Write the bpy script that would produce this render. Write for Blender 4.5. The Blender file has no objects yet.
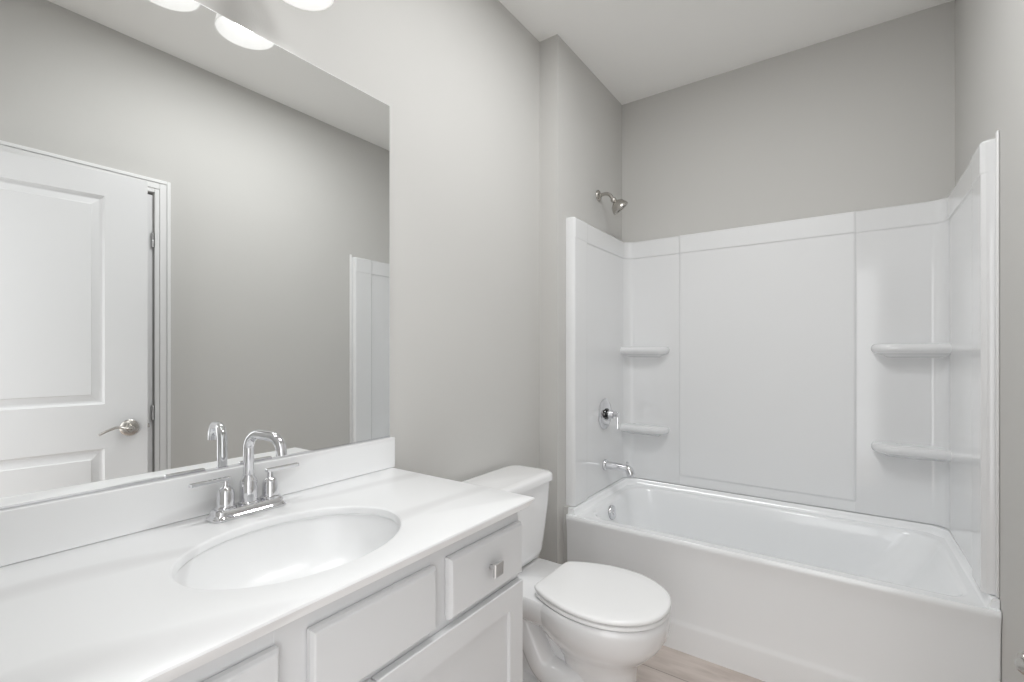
import bpy, bmesh, math, random
from mathutils import Vector, Matrix, Euler
random.seed(7)
sc = bpy.context.scene
COL = sc.collection
PI = math.pi

# ------------------------------------------------------------------ camera
cam_d = bpy.data.cameras.new('camera')
cam = bpy.data.objects.new('camera', cam_d)
COL.objects.link(cam)
CAM_H = 1.245
cam.location = (0.0, 0.0, CAM_H)
cam.rotation_euler = (PI / 2, 0, math.radians(35.2))
cam_d.sensor_width = 36.0
cam_d.lens = 474.0 / 1024.0 * 36.0
cam_d.shift_y = 11.0 / 1024.0
cam_d.clip_start = 0.02
sc.camera = cam

# ------------------------------------------------------------------ exposure / world
sc.view_settings.view_transform = 'Standard'
sc.view_settings.look = 'None'
sc.view_settings.gamma = 1.0
sc.view_settings.use_curve_mapping = False
sc.view_settings.exposure = 0.06
SKY = 2.4          # daylight reaching in through the open doorway behind the camera
W = bpy.data.worlds.new('world')
sc.world = W
W.use_nodes = True
W.node_tree.nodes['Background'].inputs[0].default_value = (0.99, 1.0, 1.0, 1)
W.node_tree.nodes['Background'].inputs[1].default_value = SKY
try:
    sc.cycles.max_bounces = 14
    sc.cycles.diffuse_bounces = 8
    sc.cycles.glossy_bounces = 6
    sc.cycles.transmission_bounces = 8
    sc.cycles.sample_clamp_indirect = 6.0
    sc.cycles.caustics_reflective = False
    sc.cycles.caustics_refractive = False
except Exception:
    pass

FILL_W = (6.6, 10.2)  # two round fill lamps added at the ceiling, above the frame
BULB_W = 5.2       # each vanity bulb
HALL_W = 3.0      # hallway ceiling lamp behind the camera


def lamp(name, kind, loc, power, size=0.05, rot=(0, 0, 0), color=(0.99, 1.0, 1.0), label='', cat='light'):
    d = bpy.data.lights.new(name, kind)
    d.energy = power
    d.color = color
    if kind in ('POINT', 'SPOT'):
        d.shadow_soft_size = size
    if kind == 'AREA':
        d.shape = 'DISK'
        d.size = size
    o = bpy.data.objects.new(name, d)
    o.location = loc
    o.rotation_euler = rot
    COL.objects.link(o)
    return o


# room numbers
XL, XW, XR = -1.225, -1.125, 0.382
YN, YW, YB = 0.05, 1.97, 2.765
ZC = 2.76
LAMPS_Y = (0.645, 0.455, 0.265)
LAMP_X, LAMP_Z = -1.078, 2.124
HALL_Y = -1.45


# ------------------------------------------------------------------ materials


def mat(name, color, rough=0.5, metal=0.0, coat=0.0, spec=0.5, bump=None, var=None, emis=None, trans=0.0):
    m = bpy.data.materials.new(name)
    m.use_nodes = True
    nt = m.node_tree
    b = nt.nodes['Principled BSDF']
    b.inputs['Base Color'].default_value = (*color, 1)
    b.inputs['Roughness'].default_value = rough
    b.inputs['Metallic'].default_value = metal
    b.inputs['Specular IOR Level'].default_value = spec
    b.inputs['Coat Weight'].default_value = coat
    b.inputs['Coat Roughness'].default_value = 0.05
    if trans:
        b.inputs['Transmission Weight'].default_value = trans
    tc = nt.nodes.new('ShaderNodeTexCoord')
    if var:
        scale, amt = var
        n = nt.nodes.new('ShaderNodeTexNoise')
        n.inputs['Scale'].default_value = scale
        n.inputs['Detail'].default_value = 3
        nt.links.new(tc.outputs['Object'], n.inputs['Vector'])
        r = nt.nodes.new('ShaderNodeMix')
        r.data_type = 'RGBA'
        r.inputs[6].default_value = (*[c * (1 - amt) for c in color], 1)
        r.inputs[7].default_value = (*[min(1, c * (1 + amt)) for c in color], 1)
        nt.links.new(n.outputs['Fac'], r.inputs[0])
        nt.links.new(r.outputs[2], b.inputs['Base Color'])
    if bump:
        scale, st = bump
        n = nt.nodes.new('ShaderNodeTexNoise')
        n.inputs['Scale'].default_value = scale
        n.inputs['Detail'].default_value = 4
        nt.links.new(tc.outputs['Object'], n.inputs['Vector'])
        bp = nt.nodes.new('ShaderNodeBump')
        bp.inputs['Strength'].default_value = st
        bp.inputs['Distance'].default_value = 0.002
        nt.links.new(n.outputs['Fac'], bp.inputs['Height'])
        nt.links.new(bp.outputs['Normal'], b.inputs['Normal'])
    if emis:
        b.inputs['Emission Color'].default_value = (*emis[0], 1)
        b.inputs['Emission Strength'].default_value = emis[1]
    return m


M = {}
M['wall'] = mat('wall_paint', (0.575, 0.568, 0.551), 0.75, spec=0.25, bump=(260, 0.12), var=(3, 0.01))
M['ceil'] = mat('ceiling_paint', (0.90, 0.895, 0.88), 0.9, spec=0.2, bump=(180, 0.15))
M['trim'] = mat('trim_paint', (0.80, 0.80, 0.80), 0.35)
M['door'] = mat('door_paint', (0.72, 0.722, 0.728), 0.38)
M['cab'] = mat('cabinet_paint', (0.68, 0.684, 0.692), 0.35)
M['porc'] = mat('porcelain', (0.83, 0.83, 0.835), 0.08, coat=0.6)
M['seat'] = mat('seat_plastic', (0.86, 0.86, 0.86), 0.22)
M['acr'] = mat('tub_acrylic', (0.875, 0.885, 0.895), 0.14, coat=0.35)
M['surr'] = mat('surround_acrylic', (0.76, 0.765, 0.772), 0.12, coat=0.4)
M['panel'] = mat('satin_panel_acrylic', (0.77, 0.775, 0.782), 0.42, coat=0.0)
M['chrome'] = mat('chrome', (0.74, 0.74, 0.76), 0.05, metal=1.0)
M['chromereflect'] = mat('chrome_dark_reflection', (0.10, 0.10, 0.10), 0.15, metal=1.0)  # chrome with a dark reflection put into its base colour
M['nickel'] = mat('brushed_nickel', (0.50, 0.48, 0.45), 0.24, metal=1.0)
M['pewter'] = mat('satin_pewter', (0.62, 0.62, 0.62), 0.35, metal=1.0)
M['mirror'] = mat('mirror_silver', (0.93, 0.94, 0.935), 0.0, metal=1.0)
M['medge'] = mat('mirror_edge_glass', (0.80, 0.82, 0.81), 0.15)
M['dark'] = mat('matte_dark', (0.03, 0.03, 0.03), 0.8)  # even dark colour of the shower nozzles
M['caulk'] = mat('caulk', (0.72, 0.72, 0.70), 0.6)
M['bulb'] = mat('bulb_glass', (1, 1, 1), 0.3, emis=((1, 0.99, 0.97), 2.5))
M['lens'] = mat('fill_lamp_lens', (1, 1, 1), 0.4, emis=((1, 0.98, 0.95), 1.0))  # glowing face of the added fill lamps


def make_shade_mat():
    m = bpy.data.materials.new('frosted_shade_glass')
    m.use_nodes = True
    nt = m.node_tree
    nt.nodes.clear()
    o = nt.nodes.new('ShaderNodeOutputMaterial')
    d = nt.nodes.new('ShaderNodeBsdfDiffuse')
    t = nt.nodes.new('ShaderNodeBsdfTranslucent')
    g = nt.nodes.new('ShaderNodeBsdfGlossy')
    e = nt.nodes.new('ShaderNodeEmission')
    d.inputs[0].default_value = (0.9, 0.9, 0.9, 1)
    t.inputs[0].default_value = (0.65, 0.65, 0.65, 1)
    g.inputs['Roughness'].default_value = 0.15
    e.inputs[0].default_value = (1, 0.98, 0.95, 1)
    e.inputs[1].default_value = 0.3
    a = nt.nodes.new('ShaderNodeMixShader'); a.inputs[0].default_value = 0.6
    b = nt.nodes.new('ShaderNodeMixShader'); b.inputs[0].default_value = 0.06
    c = nt.nodes.new('ShaderNodeAddShader')
    nt.links.new(d.outputs[0], a.inputs[1]); nt.links.new(t.outputs[0], a.inputs[2])
    nt.links.new(a.outputs[0], b.inputs[1]); nt.links.new(g.outputs[0], b.inputs[2])
    nt.links.new(b.outputs[0], c.inputs[0]); nt.links.new(e.outputs[0], c.inputs[1])
    nt.links.new(c.outputs[0], o.inputs[0])
    return m


M['shade'] = make_shade_mat()


def make_marble():
    m = mat('cultured_marble', (0.84, 0.84, 0.845), 0.30, coat=0.12)
    nt = m.node_tree
    b = nt.nodes['Principled BSDF']
    tc = nt.nodes.new('ShaderNodeTexCoord')
    mp = nt.nodes.new('ShaderNodeMapping')
    mp.inputs['Rotation'].default_value = (0.9, 0.2, 0.55)
    mp.inputs['Scale'].default_value = (1.0, 0.45, 1.6)
    w = nt.nodes.new('ShaderNodeTexWave')
    w.inputs['Scale'].default_value = 1.5
    w.inputs['Distortion'].default_value = 9
    w.inputs['Detail'].default_value = 3
    w.inputs['Detail Scale'].default_value = 0.9
    cr = nt.nodes.new('ShaderNodeValToRGB')
    cr.color_ramp.elements[0].position = 0.0
    cr.color_ramp.elements[0].color = (0.75, 0.75, 0.755, 1)
    cr.color_ramp.elements[1].position = 0.14
    cr.color_ramp.elements[1].color = (0.84, 0.845, 0.85, 1)
    nt.links.new(tc.outputs['Object'], mp.inputs[0])
    nt.links.new(mp.outputs[0], w.inputs['Vector'])
    nt.links.new(w.outputs['Fac'], cr.inputs[0])
    nt.links.new(cr.outputs[0], b.inputs['Base Color'])
    return m


M['marble'] = make_marble()


def make_floor_mat():
    m = mat('plank_tile', (0.55, 0.5, 0.46), 0.45)
    nt = m.node_tree
    b = nt.nodes['Principled BSDF']
    tc = nt.nodes.new('ShaderNodeTexCoord')
    mp = nt.nodes.new('ShaderNodeMapping')
    # rows 0.20 m deep with an edge at y=1.845, a joint at x=-0.50
    mp.inputs['Location'].default_value = (0.50 + 0.3, -1.845 + 2.0, 0)
    br = nt.nodes.new('ShaderNodeTexBrick')
    br.offset = 0.35
    br.inputs['Scale'].default_value = 1.0
    br.inputs['Brick Width'].default_value = 0.9
    br.inputs['Row Height'].default_value = 0.2
    br.inputs['Mortar Size'].default_value = 0.0016
    br.inputs['Mortar Smooth'].default_value = 0.1
    br.inputs['Color1'].default_value = (0.62, 0.555, 0.515, 1)
    br.inputs['Color2'].default_value = (0.55, 0.495, 0.465, 1)
    br.inputs['Mortar'].default_value = (0.25, 0.22, 0.20, 1)
    n = nt.nodes.new('ShaderNodeTexNoise')
    n.inputs['Scale'].default_value = 7
    n.inputs['Detail'].default_value = 6
    n.inputs['Distortion'].default_value = 0.6
    mp2 = nt.nodes.new('ShaderNodeMapping')
    mp2.inputs['Scale'].default_value = (0.6, 3.2, 1)
    mx = nt.nodes.new('ShaderNodeMix'); mx.data_type = 'RGBA'; mx.blend_type = 'MULTIPLY'
    mx.inputs[0].default_value = 1.0
    cr = nt.nodes.new('ShaderNodeValToRGB')
    cr.color_ramp.elements[0].position = 0.33
    cr.color_ramp.elements[0].color = (0.80, 0.77, 0.75, 1)
    cr.color_ramp.elements[1].position = 0.62
    cr.color_ramp.elements[1].color = (1.05, 1.04, 1.03, 1)
    nt.links.new(tc.outputs['Object'], mp.inputs[0]); nt.links.new(mp.outputs[0], br.inputs[0])
    nt.links.new(tc.outputs['Object'], mp2.inputs[0]); nt.links.new(mp2.outputs[0], n.inputs[0])
    nt.links.new(n.outputs['Fac'], cr.inputs[0])
    nt.links.new(br.outputs['Color'], mx.inputs[6]); nt.links.new(cr.outputs[0], mx.inputs[7])
    nt.links.new(mx.outputs[2], b.inputs['Base Color'])
    return m


M['floor'] = make_floor_mat()

# ------------------------------------------------------------------ mesh helpers


def new_bm():
    return bmesh.new()


def add_box(bm, x0, x1, y0, y1, z0, z1, bev=0.0, seg=2, mtx=None):
    r = bmesh.ops.create_cube(bm, size=1.0)
    vs = r['verts']
    for v in vs:
        v.co = Vector(((x0 + x1) / 2 + v.co.x * (x1 - x0), (y0 + y1) / 2 + v.co.y * (y1 - y0), (z0 + z1) / 2 + v.co.z * (z1 - z0)))
    es = list({e for v in vs for e in v.link_edges})
    if bev > 0:
        r2 = bmesh.ops.bevel(bm, geom=es, offset=bev, segments=seg, affect='EDGES', profile=0.5)
        vs = list({v for f in r2['faces'] for v in f.verts} | {v for v in vs if v.is_valid})
    if mtx is not None:
        for v in vs:
            v.co = mtx @ v.co
    return vs


def add_rings(bm, rings, closed=True, cap0=True, cap1=True):
    """loft a list of rings (lists of Vector) of equal length"""
    vr = [[bm.verts.new(p) for p in r] for r in rings]
    n = len(vr[0])
    rng = n if closed else n - 1
    for a, b in zip(vr[:-1], vr[1:]):
        for i in range(rng):
            j = (i + 1) % n
            bm.faces.new((a[i], a[j], b[j], b[i]))
    if cap0 and closed:
        bm.faces.new(list(reversed(vr[0])))
    if cap1 and closed:
        bm.faces.new(vr[-1])
    return vr


def add_lathe(bm, prof, origin, axis, n=32, cap0=True, cap1=True):
    """prof: list of (dist along axis, radius)"""
    ax = Vector(axis).normalized()
    t = Vector((0, 0, 1)) if abs(ax.z) < 0.9 else Vector((1, 0, 0))
    u = ax.cross(t).normalized()
    w = ax.cross(u).normalized()
    o = Vector(origin)
    rings = []
    for d, r in prof:
        r = max(r, 1e-4)
        rings.append([o + ax * d + (u * math.cos(2 * PI * k / n) + w * math.sin(2 * PI * k / n)) * r for k in range(n)])
    add_rings(bm, rings, True, cap0, cap1)


def catmull(pts, m=8, closed=False):
    P = [Vector(p) for p in pts]
    out = []
    n = len(P)
    segs = n if closed else n - 1
    for i in range(segs):
        if closed:
            p0, p1, p2, p3 = P[(i - 1) % n], P[i], P[(i + 1) % n], P[(i + 2) % n]
        else:
            p0, p1, p2, p3 = P[max(i - 1, 0)], P[i], P[i + 1], P[min(i + 2, n - 1)]
        for k in range(m):
            t = k / m
            out.append(0.5 * ((2 * p1) + (-p0 + p2) * t + (2 * p0 - 5 * p1 + 4 * p2 - p3) * t * t + (-p0 + 3 * p1 - 3 * p2 + p3) * t ** 3))
    if not closed:
        out.append(P[-1])
    return out


def add_tube(bm, path, rad, n=16, cap=True, ry=None):
    """path: list of points; rad: float or list"""
    P = [Vector(p) for p in path]
    if not isinstance(rad, (list, tuple)):
        rad = [rad] * len(P)
    elif len(rad) != len(P):
        k = len(rad)
        rr = []
        for i in range(len(P)):
            t = i / (len(P) - 1) * (k - 1)
            a = min(int(t), k - 2)
            rr.append(rad[a] + (rad[a + 1] - rad[a]) * (t - a))
        rad = rr
    rings = []
    prev = None
    for i, p in enumerate(P):
        d = (P[min(i + 1, len(P) - 1)] - P[max(i - 1, 0)]).normalized()
        if prev is None:
            t = Vector((0, 0, 1)) if abs(d.z) < 0.9 else Vector((0, 1, 0))
            u = d.cross(t).normalized()
        else:
            u = (prev - d * prev.dot(d)).normalized()
        prev = u
        w = d.cross(u)
        rings.append([p + (u * math.cos(2 * PI * k / n) + w * math.sin(2 * PI * k / n) * (ry or 1.0)) * rad[i] for k in range(n)])
    add_rings(bm, rings, True, cap, cap)


def rrect(x0, x1, y0, y1, r, nc=8, ns=10):
    """rounded rectangle outline, fixed point count; r may be four radii (front right, back right, back left, front left)"""
    if not isinstance(r, (list, tuple)):
        r = (r,) * 4
    R4 = [min(q, (x1 - x0) / 2 - 1e-4, (y1 - y0) / 2 - 1e-4) for q in r]
    pts = []
    a_, b_, c_, d_ = R4
    cs = [((x1 - a_, y0 + a_), -PI / 2), ((x1 - b_, y1 - b_), 0), ((x0 + c_, y1 - c_), PI / 2), ((x0 + d_, y0 + d_), PI)]
    for k, ((cx, cy), a0) in enumerate(cs):
        r = R4[k]
        arc = [(cx + r * math.cos(a0 + PI / 2 * i / nc), cy + r * math.sin(a0 + PI / 2 * i / nc)) for i in range(nc + 1)]
        pts += arc
        (nx, ny), na = cs[(k + 1) % 4]
        q = (nx + R4[(k + 1) % 4] * math.cos(na), ny + R4[(k + 1) % 4] * math.sin(na))
        p = arc[-1]
        for i in range(1, ns):
            pts.append((p[0] + (q[0] - p[0]) * i / ns, p[1] + (q[1] - p[1]) * i / ns))
    return pts


def ring(pts, z):
    return [Vector((p[0], p[1], z)) for p in pts]


def obj(name, bm, material, parent=None, smooth=False, angle=40, mods=None):
    bmesh.ops.recalc_face_normals(bm, faces=bm.faces)
    me = bpy.data.meshes.new(name)
    bm.to_mesh(me)
    bm.free()
    me.materials.append(M[material] if isinstance(material, str) else material)
    if smooth:
        for p in me.polygons:
            p.use_smooth = True
        try:
            me.set_sharp_from_angle(angle=math.radians(angle))
        except Exception:
            pass
    o = bpy.data.objects.new(name, me)
    COL.objects.link(o)
    if parent is not None:
        o.parent = parent
        # children are modelled in world coordinates
        o.matrix_parent_inverse = Matrix.Identity(4)
        off = world_loc(parent)
        me.transform(Matrix.Translation(-off))
    return o


LOC = {}


def world_loc(o):
    v = Vector((0, 0, 0))
    while o is not None:
        v = v + Vector(o.location)
        o = o.parent
    return v


def thing(name, label, cat, loc, group=None):
    o = bpy.data.objects.new(name, None)
    o.empty_display_size = 0.05
    COL.objects.link(o)
    o.location = loc
    o['label'] = label
    o['category'] = cat
    if group:
        o['group'] = group
    return o


def struct(name, bm, material, label=None, parent=None, smooth=False, cat=None):
    o = obj(name, bm, material, parent, smooth)
    if parent is None:
        o['kind'] = 'structure'
        o['label'] = label or name
        o['category'] = cat or name.split('_')[0]
    elif label:
        o['label'] = label
    return o


# ------------------------------------------------------------------ room shell
bm = new_bm(); add_box(bm, -1.5, 1.0, HALL_Y - 0.1, YB + 0.1, -0.1, 0.0)
struct('floor', bm, 'floor', 'beige wood-look plank tile floor beside the tub')
bm = new_bm(); add_box(bm, -1.5, 1.0, YN - 0.12, YB + 0.1, ZC, ZC + 0.1)
struct('ceiling', bm, 'ceil', 'flat pale grey painted ceiling')
bm = new_bm(); add_box(bm, XL - 0.12, XL, YN - 0.12, YB + 0.1, 0, ZC)
struct('wall_left', bm, 'wall', 'greige wall carrying the mirror, behind the toilet', cat='wall')
bm = new_bm(); add_box(bm, XL, XW, YW, YB, 0, ZC)
add_box(bm, XW, XW + 0.0245, 2.03, YB, 0, 0.494)
struct('wall_plumbing', bm, 'wall', 'shallow furred wall carrying the shower head at the left end of the tub', cat='wall')
bm = new_bm(); add_box(bm, XL, XR + 0.12, YB, YB + 0.1, 0, ZC)
struct('wall_back', bm, 'wall', 'greige wall above the long side of the tub surround', cat='wall')

# right wall with an opening for the linen door
DO0, DO1, DZ = 0.165, 0.898, 2.034
bm = new_bm()
add_box(bm, XR, XR + 0.12, YN - 0.12, DO0, 0, ZC)
add_box(bm, XR, XR + 0.12, DO1, YB, 0, ZC)
add_box(bm, XR, XR + 0.12, DO0, DO1, DZ, ZC)
struct('wall_right', bm, 'wall', 'greige wall on the right, opposite the mirror', cat='wall')
# near wall with the open doorway the camera stands in
NX0, NX1 = -0.50, 0.300
bm = new_bm()
add_box(bm, XL, NX0, YN - 0.12, YN, 0, ZC)
add_box(bm, NX1, XR, YN - 0.12, YN, 0, ZC)
add_box(bm, NX0, NX1, YN - 0.12, YN, DZ, ZC)
struct('wall_near', bm, 'wall', 'greige wall holding the entry doorway', cat='wall')
def base(name, x0, x1, y0, y1, label):
    bm = new_bm()
    add_box(bm, x0, x1, y0, y1, 0, 0.083, 0.004)
    add_box(bm, x0, x1, y0, y1, 0.0, 0.07, 0.002)
    struct(name, bm, 'trim', label, cat='baseboard')


base('baseboard_left', XL, XL + 0.013, 1.012, YW, 'white baseboard behind the toilet')
base('baseboard_plumbing', XL + 0.013, XW, YW - 0.013, YW, 'short white baseboard on the end of the furred wall')
base('baseboard_right', XR - 0.013, XR, 0.97, 2.012, 'white baseboard along the right wall up to the tub')


def casing_profile(bm, pts_in, width, normal_axis, base_v, thick, side):
    pass


# casings: colonial profile built from three stacked steps
def casing_wall_x(name, x, y0, y1, z1, label):
    """casing on wall plane x (room at smaller x) round an opening y0..y1, 0..z1"""
    w, t = 0.066, 0.017
    bm = new_bm()
    for (a, b, th) in ((0.0, 0.020, 0.010), (0.020, 0.050, 0.013), (0.050, w, t)):
        add_box(bm, x - th, x, y1 + a, y1 + b, 0, z1 + b, 0.0025)
        add_box(bm, x - th, x, y0 - b, y0 - a, 0, z1 + b, 0.0025)
        add_box(bm, x - th, x, y0 - a, y1 + a, z1 + a, z1 + b, 0.0025)
    return struct(name, bm, 'trim', label, cat='trim')


casing_wall_x('trim_1', XR, DO0 - 0.0, DO1 + 0.002, DZ + 0.003, 'white colonial door casing round the linen door on the right wall')
bm = new_bm()
for s0, s1 in ((-1, NX0), (1, NX1)):
    w = 0.066
    for (a, b, th) in ((0.0, 0.020, 0.010), (0.020, 0.050, 0.013), (0.050, w, 0.017)):
        if s0 < 0:
            add_box(bm, s1 - b, s1 - a, YN, YN + th, 0, DZ + b, 0.0025)
        else:
            add_box(bm, s1 + a, min(s1 + b, XR), YN, YN + th, 0, DZ + b, 0.0025)
for (a, b, th) in ((0.0, 0.020, 0.010), (0.020, 0.050, 0.013), (0.050, 0.066, 0.017)):
    add_box(bm, NX0 - a, NX1 + a, YN, YN + th, DZ + a, DZ + b, 0.0025)
struct('trim_2', bm, 'trim', 'white colonial door casing round the entry doorway', cat='trim')
bm = new_bm()
add_box(bm, NX0, NX0 + 0.014, YN - 0.12, YN, 0, DZ)
add_box(bm, NX1 - 0.014, NX1, YN - 0.12, YN, 0, DZ)
add_box(bm, NX0, NX1, YN - 0.12, YN, DZ - 0.014, DZ)
struct('trim_3', bm, 'trim', 'white jamb lining the entry doorway', cat='trim')


# ------------------------------------------------------------------ panel doors
def door_leaf_bm(w, h, t, panels, depth=0.009, mould=0.045, both=True):
    """leaf in local coords: u along x 0..w, thickness along y 0..t, z 0..h; moulded recessed panels on both faces"""
    bm = new_bm()
    us = sorted({0, w} | {p for q in panels for p in (q[0], q[1])})
    zs = sorted({0, h} | {p for q in panels for p in (q[2], q[3])})

    def face(yv, sgn):
        for i in range(len(us) - 1):
            for j in range(len(zs) - 1):
                u0, u1, z0, z1 = us[i], us[i + 1], zs[j], zs[j + 1]
                if any(abs(u0 - q[0]) < 1e-6 and abs(u1 - q[1]) < 1e-6 and abs(z0 - q[2]) < 1e-6 and abs(z1 - q[3]) < 1e-6 for q in panels):
                    prof = ((0, 0), (0.003, 0.004), (0.009, depth), (0.017, depth + 0.001), (mould - 0.004, 0.0045), (mould, 0.0012))
                    rings = []
                    for off, dp in prof:
                        y = yv + sgn * dp
                        rings.append([Vector((u0 + off, y, z0 + off)), Vector((u1 - off, y, z0 + off)), Vector((u1 - off, y, z1 - off)), Vector((u0 + off, y, z1 - off))])
                    add_rings(bm, rings, True, False, True)
                else:
                    bm.faces.new([bm.verts.new(Vector(c)) for c in ((u0, yv, z0), (u1, yv, z0), (u1, yv, z1), (u0, yv, z1))])
    face(0.0, 1)
    face(t, -1)
    for a, b in (((0, 0), (w, 0)), ((w, 0), (w, h)), ((w, h), (0, h)), ((0, h), (0, 0))):
        bm.faces.new([bm.verts.new(Vector(c)) for c in ((a[0], 0, a[1]), (b[0], 0, b[1]), (b[0], t, b[1]), (a[0], t, a[1]))])
    bmesh.ops.remove_doubles(bm, verts=bm.verts, dist=1e-5)
    return bm


def xf(bm, mtx):
    bmesh.ops.transform(bm, matrix=mtx, verts=bm.verts)


# entry door, opened back towards the right wall
HX, HY = 0.300, 0.072
EX, EY = 0.197, 0.816
dvec = Vector((EX - HX, EY - HY, 0)); LW = dvec.length
ang = math.atan2(dvec.y, dvec.x)
# local y axis (thickness) must point to the wall (+x side): rotate so that local +y -> -left of direction
door_m = Matrix.Translation((HX, HY, 0.012)) @ Matrix.Rotation(ang, 4, 'Z') @ Matrix.Diagonal((1, -1, 1, 1))
LH = 2.018
PAN = [(0.140, LW - 0.150, 1.005, 1.915), (0.140, LW - 0.150, 0.22, 0.812)]
ed = thing('door_1', 'open white two-panel entry door with a lever handle, reflected in the mirror', 'door', (HX, HY, 0.0))
ed['kind'] = 'structure'
bm = door_leaf_bm(LW, LH, 0.035, PAN)
xf(bm, door_m)
obj('door_leaf', bm, 'door', ed)


def dl(u, y, z):
    return door_m @ Vector((u, y, z))


hz = 0.893
hu = LW - 0.066
face_n = (dl(0, -1, 0) - dl(0, 0, 0)).normalized()
along = (dl(1, 0, 0) - dl(0, 0, 0)).normalized()
bm = new_bm()
for sgn in (1, -1):
    o0 = dl(hu, 0 if sgn > 0 else 0.035, hz)
    add_lathe(bm, [(0.0, 0.036), (0.006, 0.036), (0.011, 0.030), (0.014, 0.017), (0.045, 0.013), (0.050, 0.011)], o0, face_n * sgn, 28)
    c = o0 + face_n * sgn * 0.044
    path = catmull([c, c - along * 0.018 + face_n * sgn * 0.006 + Vector((0, 0, 0.002)), c - along * 0.045 + Vector((0, 0, 0.010)), c - along * 0.080 + Vector((0, 0, -0.001)), c - along * 0.108 + Vector((0, 0, -0.016))], 6)
    add_tube(bm, path, [0.011, 0.010, 0.009, 0.0085, 0.006], 14, ry=0.65)
o = obj('lever_handle', bm, 'nickel', ed, True, 50)
o['label'] = 'brushed nickel lever handle'
bm = new_bm()
mt = Matrix.Translation(dl(LW, 0.0175, hz)) @ Matrix.Rotation(ang, 4, 'Z')
add_box(bm, -0.001, 0.0015, -0.0125, 0.0125, -0.028, 0.028, 0.0005, mtx=mt)
add_box(bm, 0.0, 0.010, -0.006, 0.006, -0.009, 0.009, 0.002, mtx=mt)
obj('latch_plate', bm, 'nickel', ed, False)
bm = new_bm()
for z in (0.25, 1.02, 1.80):
    add_lathe(bm, [(0, 0.006), (0.09, 0.006)], (HX - 0.004, HY - 0.010, z - 0.045), (0, 0, 1), 12)
obj('hinge', bm, 'nickel', ed, True)

# linen door, closed, in the right wall behind the open entry door
ld = thing('door_2', 'closed white linen closet door in the right wall behind the open door', 'door', (XR, DO0, 0.0))
ld['kind'] = 'structure'
lw = DO1 - DO0 - 0.007
bm = door_leaf_bm(lw, 2.012, 0.035, [(0.115, lw - 0.115, 1.005, 1.91), (0.115, lw - 0.115, 0.22, 0.82)])
xf(bm, Matrix.Translation((XR + 0.003, DO0 + 0.004, 0.012)) @ Matrix.Rotation(PI / 2, 4, 'Z') @ Matrix.Diagonal((1, -1, 1, 1)))
obj('door_leaf', bm, 'door', ld)
bm = new_bm()
add_box(bm, XR + 0.045, XR + 0.118, DO0, DO1, 0.0, DZ)
obj('door_stop', bm, 'trim', ld)
for z in (0.25, 0.945, 1.80):
    bm = new_bm()
    add_lathe(bm, [(0, 0.0055), (0.034, 0.0055), (0.036, 0.0045), (0.038, 0.0055), (0.072, 0.0055)], (XR - 0.004, DO1 - 0.005, z - 0.036), (0, 0, 1), 12)
    obj('hinge', bm, 'pewter', ld, True)
bm = new_bm()
o0 = Vector((XR + 0.003, DO0 + 0.07, 0.91))
add_lathe(bm, [(0.0, 0.033), (0.006, 0.033), (0.010, 0.028), (0.013, 0.016), (0.045, 0.013), (0.050, 0.011)], o0, (-1, 0, 0), 28)
c = o0 + Vector((-0.042, 0, 0))
add_tube(bm, catmull([c, c + Vector((-0.004, 0.05, 0.004)), c + Vector((0, 0.105, -0.008))], 6), [0.011, 0.009, 0.006], 12, ry=0.65)
obj('lever_handle', bm, 'nickel', ld, True, 50)

# ------------------------------------------------------------------ vanity cabinet
CX0, CX1 = XL + 0.003, -0.697        # body depth
CY0, CY1 = YN + 0.008, 1.016
CZT = 0.846
van = thing('vanity_cabinet', 'white painted vanity cabinet under the countertop with slab drawers', 'cabinet', (CX0, 0.53, 0))
bm = new_bm()
add_box(bm, CX0, CX1 - 0.02, CY1 - 0.016, CY1, 0.0, CZT, 0.001)          # right side panel
add_box(bm, CX0, CX1 - 0.02, CY0, CY0 + 0.016, 0.0, CZT, 0.001)
add_box(bm, CX0, CX1 - 0.02, CY0 + 0.016, CY1 - 0.016, 0.10, 0.116)
add_box(bm, CX0, CX0 + 0.006, CY0 + 0.016, CY1 - 0.016, 0.116, CZT)
add_box(bm, CX1 - 0.085, CX1 - 0.07, CY0 + 0.016, CY1 - 0.016, 0.0, 0.10)   # toe kick
obj('cabinet_body', bm, 'cab', van)
bm = new_bm()
FX0, FX1 = CX1 - 0.02, CX1
rails = [(CZT - 0.022, CZT), (0.650, 0.685), (0.10, 0.135)]
stiles = [(CY0, CY0 + 0.03), (0.372, 0.428), (0.694, 0.742), (CY1 - 0.014, CY1)]
for a, b in stiles:
    add_box(bm, FX0, FX1, a, b, 0.10 if True else 0, CZT, 0.0008, 1)
add_box(bm, FX0 + 0.0005, FX1 - 0.0005, CY0, CY1, CZT - 0.045, CZT - 0.0005)
add_box(bm, FX0 + 0.0005, FX1 - 0.0005, CY0, CY1, 0.645, 0.69)
add_box(bm, FX0 + 0.0005, FX1 - 0.0005, CY0, CY1, 0.10, 0.14)
add_box(bm, FX0 - 0.004, FX0 + 0.004, CY0 + 0.02, CY1 - 0.02, 0.12, CZT - 0.01)
obj('face_frame', bm, 'cab', van)
FT = 0.019


def slab_front(name, y0, y1, z0, z1, mtl='cab'):
    bm = new_bm()
    x0, x1 = CX1 + 0.0015, CX1 + FT
    rings = []
    for off, x in ((0.0, x0), (0.0, x1 - 0.008), (0.0035, x1 - 0.002), (0.006, x1)):
        rings.append([Vector((x, y0 + off, z0 + off)), Vector((x, y1 - off, z0 + off)), Vector((x, y1 - off, z1 - off)), Vector((x, y0 + off, z1 - off))])
    add_rings(bm, rings)
    return obj(name, bm, mtl, van, False)


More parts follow.
